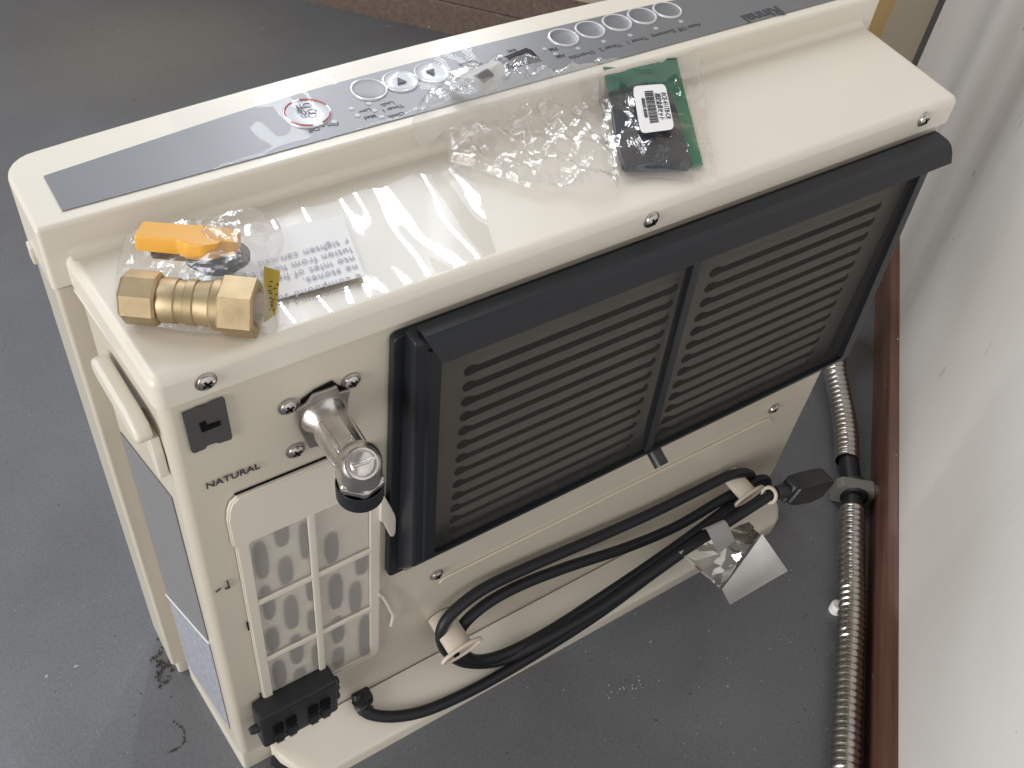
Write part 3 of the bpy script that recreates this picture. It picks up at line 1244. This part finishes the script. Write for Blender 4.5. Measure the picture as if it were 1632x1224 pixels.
# plug
a, b = B(1238, 785, -.052), B(1310, 769, -.052)
d = (b - a).normalized()
sd = d.cross(V((0, -1, 0))).normalized()
bm = NB()
tube(bm, [a - d * .003, a + d * .012, a + d * .020], lambda i: (.0072, .0082, .0085)[i], 14)
obox(bm, a + d * .016 - sd * .013 + V((0, .008, 0)), d * .009, sd * .026, (0, -.016, 0), .003, 2)
q0 = a + d * .022
Lp = (b - a).length - .022
pts = [q0 - sd * .0125, q0 + sd * .0125, q0 + d * Lp * .25 + sd * .0165, q0 + d * Lp * .75 + sd * .0185, q0 + d * Lp + sd * .0125, q0 + d * Lp - sd * .0135, q0 + d * Lp * .80 - sd * .0160, q0 + d * Lp * .25 - sd * .0150]
prism(bm, [p + V((0, .011, 0)) for p in pts], (0, -.023, 0), .0035, 2)
link('plug', bm, BLACKP, CORD, 40)
# cord clip around the plug end
c = B(1226, 789, -.050)
bm = NB()
ring = []
e1 = V((0, -1, 0))
for k in range(20):
    t = 2 * PI * k / 20
    ring.append(c + sd * math.cos(t) * .0082 + e1 * math.sin(t) * .0082)
tube(bm, ring, .0021, 8, closed=True)
link('cord_clip', bm, PINKP, CORD, 60, wn=False)

# white wrap-round tag
c0 = B(1128, 852, -.055)
bm = NB()
u = (B(1150, 836, -.055) - B(1112, 858, -.055))
path = [B(1118, 846, -.040), B(1121, 842, -.052), B(1127, 846, -.060), B(1136, 865, -.066), B(1148, 890, -.070)]
path = spline(path, 5)
u = (B(1141, 832, -.052) - B(1112, 845, -.052))
rows = [[bm.verts.new(p), bm.verts.new(p + u * (1 + .12 * i / len(path)))] for i, p in enumerate(path)]
for r0, r1 in zip(rows, rows[1:]):
    bm.faces.new((r0[0], r0[1], r1[1], r1[0]))
bmesh.ops.solidify(bm, geom=bm.faces[:], thickness=.0004)
link('wrap_tag', bm, TAGG, CORD, 40, wn=False)

# metallic foil backing hanging from the cord
rng = random.Random(3)
TLq, TRq, BRq, BLq = B(1082, 880, -.052), B(1196, 832, -.056), B(1256, 910, -.125), B(1163, 964, -.130)


def sheet(name, A, Bq, C, D, nx, ny, amp, scale, m, parent, seed=0, thick=.0003, smooth=25, ridge=False):
    bm = NB()
    nrm = (Bq - A).cross(D - A).normalized()
    g = []
    for j in range(ny + 1):
        t = j / ny
        row = []
        for i in range(nx + 1):
            s = i / nx
            p = A * (1 - s) * (1 - t) + Bq * s * (1 - t) + C * s * t + D * (1 - s) * t
            q = p * scale + V((seed, seed * 2, 0))
            h = noise.noise(q) + .5 * noise.noise(q * 2.1)
            if ridge:
                h = 1 - abs(h) * 2
            row.append(bm.verts.new(p + nrm * h * amp))
        g.append(row)
    for j in range(ny):
        for i in range(nx):
            bm.faces.new((g[j][i], g[j][i + 1], g[j + 1][i + 1], g[j + 1][i]))
    if thick:
        bmesh.ops.solidify(bm, geom=bm.faces[:], thickness=thick)
    return link(name, bm, m, parent, smooth, wn=False)


FM1, FM2 = B(1212, 852, -.085), B(1150, 938, -.092)
sheet('foil_sticker', TLq, TRq, FM1, FM2, 26, 26, .0042, 27, FOIL, CORD, 2, ridge=True, smooth=60)
sheet('reflection_facet', FM2 + V((0, -.0008, 0)), FM1 + V((0.002, -.0008, 0)), BRq, BLq, 8, 8, .0004, 20, LABELW, CORD, 5)  # lower facet: the wall's reflection in the foil put in as matte white

# ------------------------------------------------------------------ protective film on the lid and hood
bm = NB()
nx, ny = 120, 40
fp = [[None] * (ny + 1) for _ in range(nx + 1)]
for i in range(nx + 1):
    s = i / nx
    for j in range(ny + 1):
        t = j / ny
        xa = .0765 + (.222 - .0765) * s
        xb = .083 + (.262 - .083) * s
        x = xa * (1 - t) + xb * t
        y = .0045 + (.1095 - .0045) * t
        rip = math.sin(x * 150 + 1.3 * math.sin(y * 20 + 1)) + .06 * math.sin(x * 390 + y * 60)
        z = .5498 + .00050 * (1 + rip) + .0006 * noise.noise(V((x * 30, y * 22, 3)))
        fp[i][j] = bm.verts.new((x, y, max(z, .5495)))
for i in range(nx):
    for j in range(ny):
        bm.faces.new((fp[i][j], fp[i + 1][j], fp[i + 1][j + 1], fp[i][j + 1]))
link('protective_film', bm, FILM, HEAT, 180, wn=False)
bm = NB()
nx, ny = 90, 16
fp = [[None] * (ny + 1) for _ in range(nx + 1)]
for i in range(nx + 1):
    x = .085 + (.315 - .085) * i / nx
    for j in range(ny + 1):
        y = .1215 + (yf(x) - .006 - .1215) * j / ny
        z = ZP + .0024 + .0002 * math.sin(x * 190 + y * 70) + .0004 * noise.noise(V((x * 60, y * 60, 9)))
        if j in (0, ny):
            z = ZP + .0012
        fp[i][j] = bm.verts.new((x, y, z))
for i in range(nx):
    for j in range(ny):
        bm.faces.new((fp[i][j], fp[i + 1][j], fp[i + 1][j + 1], fp[i][j + 1]))
link('protective_film', bm, FILM2, HEAT, 180, wn=False)


# ------------------------------------------------------------------ clear plastic bags
def ground(x, y):
    t = min(1, max(0, (y - .108) / .014))
    return .5505 + .0235 * t * t * (3 - 2 * t)


def G(px, py, off=0.0):
    """where a sight line meets the lid or, further back, the raised hood"""
    z = .5505
    for _ in range(14):
        p = T(px, py, z + off)
        z = .5 * z + .5 * ground(p.x, p.y)
    return T(px, py, z + off)


def bag(name, outline, zref, hgt, seed, label, cat, rings=26, n=90, crum=.006, power=.55, cell=55, m=None):
    pts = [G(x, y, zref - .5505) for x, y in outline]
    op = spline([V((p.x, p.y, 0)) for p in pts], 8, closed=True)
    # resample
    m_ = len(op)
    L = [0]
    for i in range(m_):
        L.append(L[-1] + (op[(i + 1) % m_] - op[i]).length)
    ring = []
    k = 0
    for i in range(n):
        d = L[-1] * i / n
        while L[k + 1] < d:
            k += 1
        f = (d - L[k]) / max(1e-9, L[k + 1] - L[k])
        ring.append(op[k].lerp(op[(k + 1) % m_], f))
    c = sum(ring, V((0, 0, 0))) / n
    bm = NB()
    rows = []
    for r in range(1, rings + 1):
        s = r / rings
        row = []
        for i in range(n):
            p = c.lerp(ring[i], s)
            q = V((p.x * cell + seed, p.y * cell, seed * .37))
            f1 = noise.noise(q)
            f2 = noise.noise(q * 2.3 + V((3, 1, 7)))
            vor = noise.voronoi(q * .8)[0]
            rid = (1 - abs(f1) * 2.4) * .45 + (1 - abs(f2) * 2.2) * .22 + (vor[1] - vor[0]) * .85
            env = max(0, 1 - s ** 2.4) ** power
            z = ground(p.x, p.y) + env * hgt * (.55 + .45 * noise.noise(V((p.x * 16 + seed, p.y * 16, 0)) ) * 1.4) + crum * rid * (.25 + .75 * min(1, env * 1.6))
            z = max(z, ground(p.x, p.y))
            w2 = V((p.x + .002 * f2, p.y + .002 * f1, z))
            row.append(bm.verts.new(w2))
        rows.append(row)
    zc = ground(c.x, c.y) + hgt * .6
    cv = bm.verts.new((c.x, c.y, zc))
    for i in range(n):
        bm.faces.new((cv, rows[0][i], rows[0][(i + 1) % n]))
    for a, b in zip(rows, rows[1:]):
        for i in range(n):
            bm.faces.new((a[i], b[i], b[(i + 1) % n], a[(i + 1) % n]))
    return tag(link(name, bm, m or BAG, None, 35, wn=False), label, cat)


bag('plastic_bag', [(183, 470), (186, 420), (205, 385), (260, 362), (340, 350), (420, 352), (452, 372), (446, 410), (444, 470), (440, 520), (410, 528), (320, 526), (230, 512), (190, 498)], .553, .044, 1.3,
    'clear thin plastic bag wrapped round the brass valve', 'bag', crum=.0045, power=.42)
mid = bag('plastic_bag', [(655, 182), (672, 150), (715, 118), (770, 96), (822, 88), (862, 100), (905, 100), (945, 92), (962, 110), (966, 170), (975, 230), (985, 285), (920, 292), (850, 285), (780, 262), (716, 240), (712, 212), (680, 222)], .560, .018, 5.1,
          'crumpled empty clear plastic bag with a folded white barcode label, sagging over the panel edge', 'bag', crum=.0105, power=.35, cell=42, rings=40, n=140)
pk = bag('plastic_bag', [(938, 100), (985, 94), (1040, 90), (1092, 84), (1116, 92), (1124, 150), (1134, 220), (1143, 290), (1100, 284), (1040, 278), (985, 284), (962, 260), (955, 200), (946, 150)], .553, .0125, 8.4,
         'flat clear plastic bag holding the green and dark sheets', 'bag', crum=.0024, power=.3, cell=46, m=BAG2)


# ------------------------------------------------------------------ instruction card
CA, CB_, CC, CDq = T(388, 492, .5508), T(582, 440, .5530), T(545, 343, .5530), T(356, 385, .5508)
bm = NB()
prism(bm, [CA, CB_, CC, CDq], (0, 0, .0006))
card = tag(link('instruction_card', bm, PAPER, None, None), 'white printed instruction card lying on the lid beside the brass valve', 'card')
xd = (T(425, 480) - T(575, 441)).normalized()
yd = (T(575, 441) - T(553, 375)).normalized()
o0 = T(575, 436, .5545)
for i, s in enumerate(['e compound suitable for', 'ne stones.', 'nto inlet of heater.', 'lution from hand tig', 'r tighten can cau']):
    dy = (0, .0088, .0165, .0243, .0325)[i]
    p = T(574, 436, .5540) + (T(552, 375, .5540) - T(574, 436, .5540)).normalized() * dy
    text('lettering', s, .0074, INKG, card, p + V((0, 0, .0002)), xd + V((0, 0, -.022)), yd, -.004, 'LEFT', space=1.12)

# ------------------------------------------------------------------ brass valve
A0, A1 = T(200, 472, .565), T(412, 492, .567)
ax = (A1 - A0)
LV = ax.length
ax.normalize()
up = V((0, 0, 1))
bk = up.cross(ax).normalized()
VAL = thing('brass_valve', 'brass gas valve with an orange handle, wrapped in clear bag on the lid', 'valve', (A0.x, A0.y, .5495))
bm = NB()
lathe(bm, [(.0138, 0), (.0152, .0015), (.0152, LV * .25), (.0138, LV * .27), (.0, LV * .29)], A0, ax, 8, xdir=up)
lathe(bm, [(.0, -.0005), (.0112, -.0005), (.0138, 0)], A0, ax, 8, xdir=up)
link('hex_end', bm, BRASS, VAL, 25, wn=False)
bm = NB()
lathe(bm, [(.0118, LV * .26), (.0128, LV * .30), (.0128, LV * .40), (.0120, LV * .41), (.0120, LV * .47), (.0130, LV * .48), (.0130, LV * .54), (.0122, LV * .55), (.0132, LV * .66), (.0146, LV * .68), (.0146, LV * .74)], A0, ax, 28)
link('valve_body', bm, BRASS, VAL, 30, wn=False)
bm = NB()
lathe(bm, [(.0, LV * .73), (.0162, LV * .73), (.0174, LV * .745), (.0174, LV * .985), (.0160, LV), (.0122, LV), (.0112, LV * .9), (0, LV * .9)], A0, ax, 6, xdir=up * .86 + bk * .5)
link('hex_nut', bm, BRASS, VAL, 25, wn=False)
# stem, washer and the orange lever behind
SC = T(347, 414, .565)
sd = (up + bk * .25).normalized()
bm = NB()
lathe(bm, [(.0, 0), (.0125, 0), (.0140, .004), (.0185, .0050), (.0185, .0085), (.0, .0085)], SC - sd * .004, sd, 24)
link('stem_collar', bm, RUBBER, VAL, 30)
bm = NB()
hu = sd.cross(ax).normalized()
ol = [(-.035, -.0105), (-.034, .0085), (-.009, .0085), (-.004, .0125), (.006, .0130), (.013, .0090), (.015, .0050), (.0215, .0050), (.022, -.0090), (.012, -.0125), (0, -.0125), (-.015, -.0110)]
hc = T(318, 399, .5735)
prism(bm, [hc + ax * a + hu * -b_ for a, b_ in ol], sd * .0105, .0018, 2)
link('lever_handle', bm, ORANGE, VAL, 30)
bm = NB()
pk_ = T(283, 412, .566)
prism(bm, [pk_ + ax * a + hu * -b_ for a, b_ in [(-.016, -.007), (.014, -.007), (.014, .004), (-.014, .004)]], sd * .0065, .0015, 2)
link('handle_stop', bm, RUBBER, VAL, 30)
tq = [T(421, 424, .578), T(447, 432, .573), T(439, 502, .5560), T(420, 515, .5560)]
sheet('yellow_tag', *tq, 6, 8, .0007, 60, YELLOW, VAL, 4)


def tqp(a, b_):
    return (tq[0] * (1 - a) + tq[1] * a) * (1 - b_) + (tq[3] * (1 - a) + tq[2] * a) * b_


tn = (tq[1] - tq[0]).cross(tq[3] - tq[0]).normalized()
if tn.z < 0:
    tn = -tn
bm = NB()
rt = random.Random(8)
for k in range(14):
    a, b_ = rt.uniform(.2, .75), .25 + .045 * k
    prism(bm, [tqp(a, b_) + tn * .0012, tqp(a + .2, b_) + tn * .0012, tqp(a + .2, b_ + .025) + tn * .0012, tqp(a, b_ + .025) + tn * .0012], tn * .0002)
link('print_mark', bm, INK, VAL, None)

# ------------------------------------------------------------------ packet contents
bm = NB()
gq = [(961, 106), (1079, 96), (1121, 264), (992, 263)]
gg = []
for j in range(19):
    t = j / 18
    row = []
    for i in range(13):
        u = i / 12
        px = (gq[0][0] * (1 - u) + gq[1][0] * u) * (1 - t) + (gq[3][0] * (1 - u) + gq[2][0] * u) * t
        py = (gq[0][1] * (1 - u) + gq[1][1] * u) * (1 - t) + (gq[3][1] * (1 - u) + gq[2][1] * u) * t
        if j == 0:
            py += 4 * math.sin(u * 5)
        row.append(bm.verts.new(G(px, py, .0018) + V((0, 0, .0006 * noise.noise(V((px * .05, py * .05, 2)))))))
    gg.append(row)
for j in range(18):
    for i in range(12):
        bm.faces.new((gg[j][i], gg[j][i + 1], gg[j + 1][i + 1], gg[j + 1][i]))
bmesh.ops.solidify(bm, geom=bm.faces[:], thickness=.0005)
gs = tag(link('plastic_sheet', bm, GREENP, None, 40, wn=False), 'green plastic sheet inside the flat clear bag', 'sheet')
bm = NB()
prism(bm, [T(x, y, .5575) for x, y in [(970, 141), (1032, 126), (1034, 137), (1068, 143), (1078, 170), (1104, 262), (1098, 266), (1000, 267), (992, 263), (980, 215)]], (0, 0, -.0045), .0012, 2)
tag(link('rubber_pad', bm, NAVYP, None), 'dark grey pad lying on the green sheet in the flat clear bag', 'pad')


def rounded_quad(q, r=.14, n=4):
    out = []
    for i in range(4):
        p, a, b = q[i], q[i - 1], q[(i + 1) % 4]
        p0, p1 = p.lerp(a, r), p.lerp(b, r)
        for k in range(n + 1):
            t = k / n
            out.append(p0 * (1 - t) ** 2 + p * 2 * t * (1 - t) + p1 * t * t)
    return out


ZL = .5640
lq = [T(x, y, ZL) for x, y in [(1008, 138), (1060, 134), (1075, 206), (1021, 213)]]
bm = NB()
prism(bm, rounded_quad(lq), (0, 0, .0003))
lab = link('barcode_label', bm, LABELW, pk, None)


def lqp(s, t):
    """label coordinates: s across (0 left..1 right), t down"""
    return (lq[0] * (1 - s) + lq[1] * s) * (1 - t) + (lq[3] * (1 - s) + lq[2] * s) * t + V((0, 0, .0005))


bm = NB()
rb = random.Random(11)
t = .14
while t < .84:
    h = rb.choice((.008, .008, .014, .022))
    prism(bm, [lqp(.32, t), lqp(.58, t), lqp(.58, t + h), lqp(.32, t + h)], (0, 0, .0002))
    t += h + rb.choice((.010, .012, .018))
link('barcode', bm, INK, lab, None)
xd = lqp(.5, 1) - lqp(.5, 0)
yd = lqp(1, .5) - lqp(0, .5)
text('lettering', 'RCE-411TB-CR', .0052, INK, lab, lqp(.82, .19), xd, yd, 0, 'LEFT')
text('lettering', '固定金具セット', .0048, INK, lab, lqp(.63, .20), xd, yd, .01, 'LEFT')
text('lettering', '4000201302000', .0038, INK, lab, lqp(.19, .27), xd, yd, 0, 'LEFT')

# folded label in the middle bag
pth = [T(716, 128, .578), T(735, 124, .5875), T(752, 126, .591), T(766, 138, .587), T(776, 152, .578)]
wv = [T(770, 103, .590), T(786, 98, .597), T(797, 99, .599), T(804, 108, .594), T(800, 128, .583)]
pa, pb = spline(pth, 5), spline(wv, 5)
bm = NB()
rows = [[bm.verts.new(p), bm.verts.new(p.lerp(q, .5)), bm.verts.new(q)] for p, q in zip(pa, pb)]
for r0, r1 in zip(rows, rows[1:]):
    for k in range(2):
        bm.faces.new((r0[k], r0[k + 1], r1[k + 1], r1[k]))
bmesh.ops.solidify(bm, geom=bm.faces[:], thickness=.0003)
fl = link('barcode_label', bm, LABELW, mid, 40, wn=False, label='folded white label with a barcode')
bm = NB()
for k in range(9):
    s = .12 + .05 * k
    i0, i1 = 9, 15
    qs = []
    for i in range(i0, i1 + 1):
        nrm = V((0, -.3, .9)) * .0006
        qs.append((bm.verts.new(pa[i].lerp(pb[i], s) + nrm), bm.verts.new(pa[i].lerp(pb[i], s + .026) + nrm)))
    for (a_, b_), (c_, d_) in zip(qs, qs[1:]):
        bm.faces.new((a_, b_, d_, c_))
link('barcode', bm, INK, fl, None)

# ------------------------------------------------------------------ flexible metal hose on the floor
RH = .0148


def sleeve(path, pitch, name, parent, seg):
    pts = spline(path, seg)
    # resample by arc length, six samples per ring
    L = [0]
    for a, b in zip(pts, pts[1:]):
        L.append(L[-1] + (b - a).length)
    step = pitch / 6
    n = int(L[-1] / step)
    out, k = [], 0
    for i in range(n + 1):
        d = i * step
        while k < len(L) - 2 and L[k + 1] < d:
            k += 1
        out.append(pts[k].lerp(pts[k + 1], (d - L[k]) / max(1e-9, L[k + 1] - L[k])))
    pr = (.93, .985, 1.0, 1.0, .985, .88)
    bm = NB()
    tube(bm, out, lambda i: RH * pr[i % 6], 20, caps=False)
    return link(name, bm, HOSE, parent, 80, wn=False)


p1 = FL(1358, 814, .016)
HS = thing('metal_hose', 'corrugated stainless steel hose lying on the floor along the brown skirting', 'hose', (p1.x, p1.y, 0))
low = [FL(1358, 812, .017), FL(1357, 880, .016), FL(1357, 980, .016), FL(1353, 1080, .016), FL(1350, 1160, .016), FL(1347, 1240, .016), FL(1342, 1340, .016)]
sleeve(low, .0077, 'corrugated_sleeve', HS, 12)
hi_ = [FL(1350, 734, .017), FL(1349, 700, .017), FL(1344, 660, .017), FL(1336, 620, .020), FL(1330, 585, .026), FL(1334, 545, .036), FL(1345, 500, .046)]
sleeve(hi_, .0077, 'corrugated_sleeve', HS, 12)
bm = NB()
tube(bm, spline([FL(1349, 715, .017), FL(1354, 745, .017), FL(1359, 790, .017), FL(1358, 835, .017)], 6), .0118, 18)
link('inner_tube', bm, RUBBER, HS, 50, wn=False)

# grey clip block round the inner tube
cc = FL(1360, 783, .017)
hd_ = (FL(1350, 740, .017) - FL(1358, 812, .017)).normalized()
hs_ = V((hd_.y, -hd_.x, 0))
if hs_.dot(-WN) < 0:
    hs_ = -hs_
CLP = thing('pipe_clip', 'grey block clip holding the steel hose beside the skirting', 'clip', (cc.x, cc.y, 0))
bm = NB()
o = V((cc.x, cc.y, .0005))
n = 18
outer, inner = [], []
sq = [(-.024, 0), (.022, 0), (.0235, .022), (.020, .033), (-.018, .033), (-.0235, .026)]
ou = [o + hs_ * a + V((0, 0, b)) for a, b in sq]
prism(bm, [p - hd_ * .0075 for p in ou], hd_ * .015, .002, 2)
link('clip_block', bm, CLIP, CLP)
bm = NB()
lathe(bm, [(.0125, -.0105), (.0162, -.0105), (.0162, .0105), (.0125, .0105)], V((cc.x, cc.y, .017)), hd_, 24)
link('clip_collar', bm, BLACKP, CLP)
bm = NB()
prism(bm, [p - hd_ * .004 for p in [o + hs_ * .0215 + V((0, 0, .013)), o + hs_ * .040 + V((0, 0, .016)), o + hs_ * .041 + V((0, 0, .026)), o + hs_ * .0215 + V((0, 0, .029))]], hd_ * .010, .001, 2)
link('clip_lug', bm, CLIP, CLP)

# white stub beside the hose
q = FL(1331, 972, .0)
bm = NB()
lathe(bm, [(.0075, 0), (.0075, .010), (.006, .012), (0, .0125)], q, (0, 0, 1), 16)
tag(link('white_stub', bm, LABELW), 'small white round stub on the floor against the lower steel hose', 'stub')

# pale timber leaning behind the heater
t0, t1 = hit(1386, 60, 1, .27), hit(1412, 0, 1, .27)
dv = (t1 - t0).normalized()
foot = t0 - dv * (t0.z / dv.z)
bm = NB()
sx = dv.cross(V((0, 1, 0))).normalized()
obox(bm, foot - sx * .022 + dv * .004, sx * .044, (0, .03, 0), dv * (.95), .002, 2)
tag(link('timber_batten', bm, TIMBER), 'pale yellow timber batten leaning behind the right end of the heater', 'batten')

# ------------------------------------------------------------------ dirt on the floor
bm = NB()
rd = random.Random(5)
for cx, cy, s, cnt in [(262, 1058, 13, 26), (256, 1075, 9, 14), (245, 1046, 8, 8)]:
    for k in range(cnt):
        p = FL(cx + rd.gauss(0, s * .6), cy + rd.gauss(0, s), 0)
        d = V((rd.uniform(-1, 1), rd.uniform(-1, 1), rd.uniform(0, .5))).normalized() * rd.uniform(.001, .005)
        tube(bm, [p + V((0, 0, .0008)), p + d + V((0, 0, .0012))], .0007, 5)
for k in range(34):
    a = -1.2 + 2.9 * k / 34
    p = FL(268 + 26 * math.cos(a) + rd.gauss(0, 1.0), 1174 + 24 * math.sin(a) + rd.gauss(0, 1.0), 0)
    bmesh.ops.create_icosphere(bm, subdivisions=1, radius=rd.uniform(.0004, .0014), matrix=Matrix.Translation(p))
dd = link('dirt_clump', bm, mat('dark_dirt', (.05, .04, .03), .9), None, None)
tag(dd, 'dark crumbs and a curved dirt trace on the floor by the left foot of the heater', 'dirt')
dd['kind'] = 'stuff'
bm = NB()
for k in range(150):
    px, py = rd.uniform(640, 1330), rd.uniform(830, 1224)
    p = FL(px, py, 0)
    if p.y > -.055 and p.x < .66:
        continue
    r = rd.uniform(.0003, .0009)
    bmesh.ops.create_icosphere(bm, subdivisions=1, radius=r, matrix=Matrix.Translation(p) @ Matrix.Diagonal((1, rd.uniform(.5, 1.6), .5, 1)))
for k in range(24):
    p = FL(1003 + rd.gauss(0, 12), 1094 + rd.gauss(0, 7), 0)
    bmesh.ops.create_icosphere(bm, subdivisions=1, radius=rd.uniform(.0004, .0011), matrix=Matrix.Translation(p))
for k in range(90):
    px, py = rd.uniform(0, 350), rd.uniform(520, 1224)
    p = FL(px, py, 0)
    if p.x > -.03:
        continue
    bmesh.ops.create_icosphere(bm, subdivisions=1, radius=rd.uniform(.0003, .0008), matrix=Matrix.Translation(p))
pf = link('paint_flakes', bm, mat('pale_flakes', (.55, .52, .46), .7, var=.6, vscale=9), None, None)
tag(pf, 'tiny pale grit and paint flakes scattered over the grey floor', 'grit')
pf['kind'] = 'stuff'
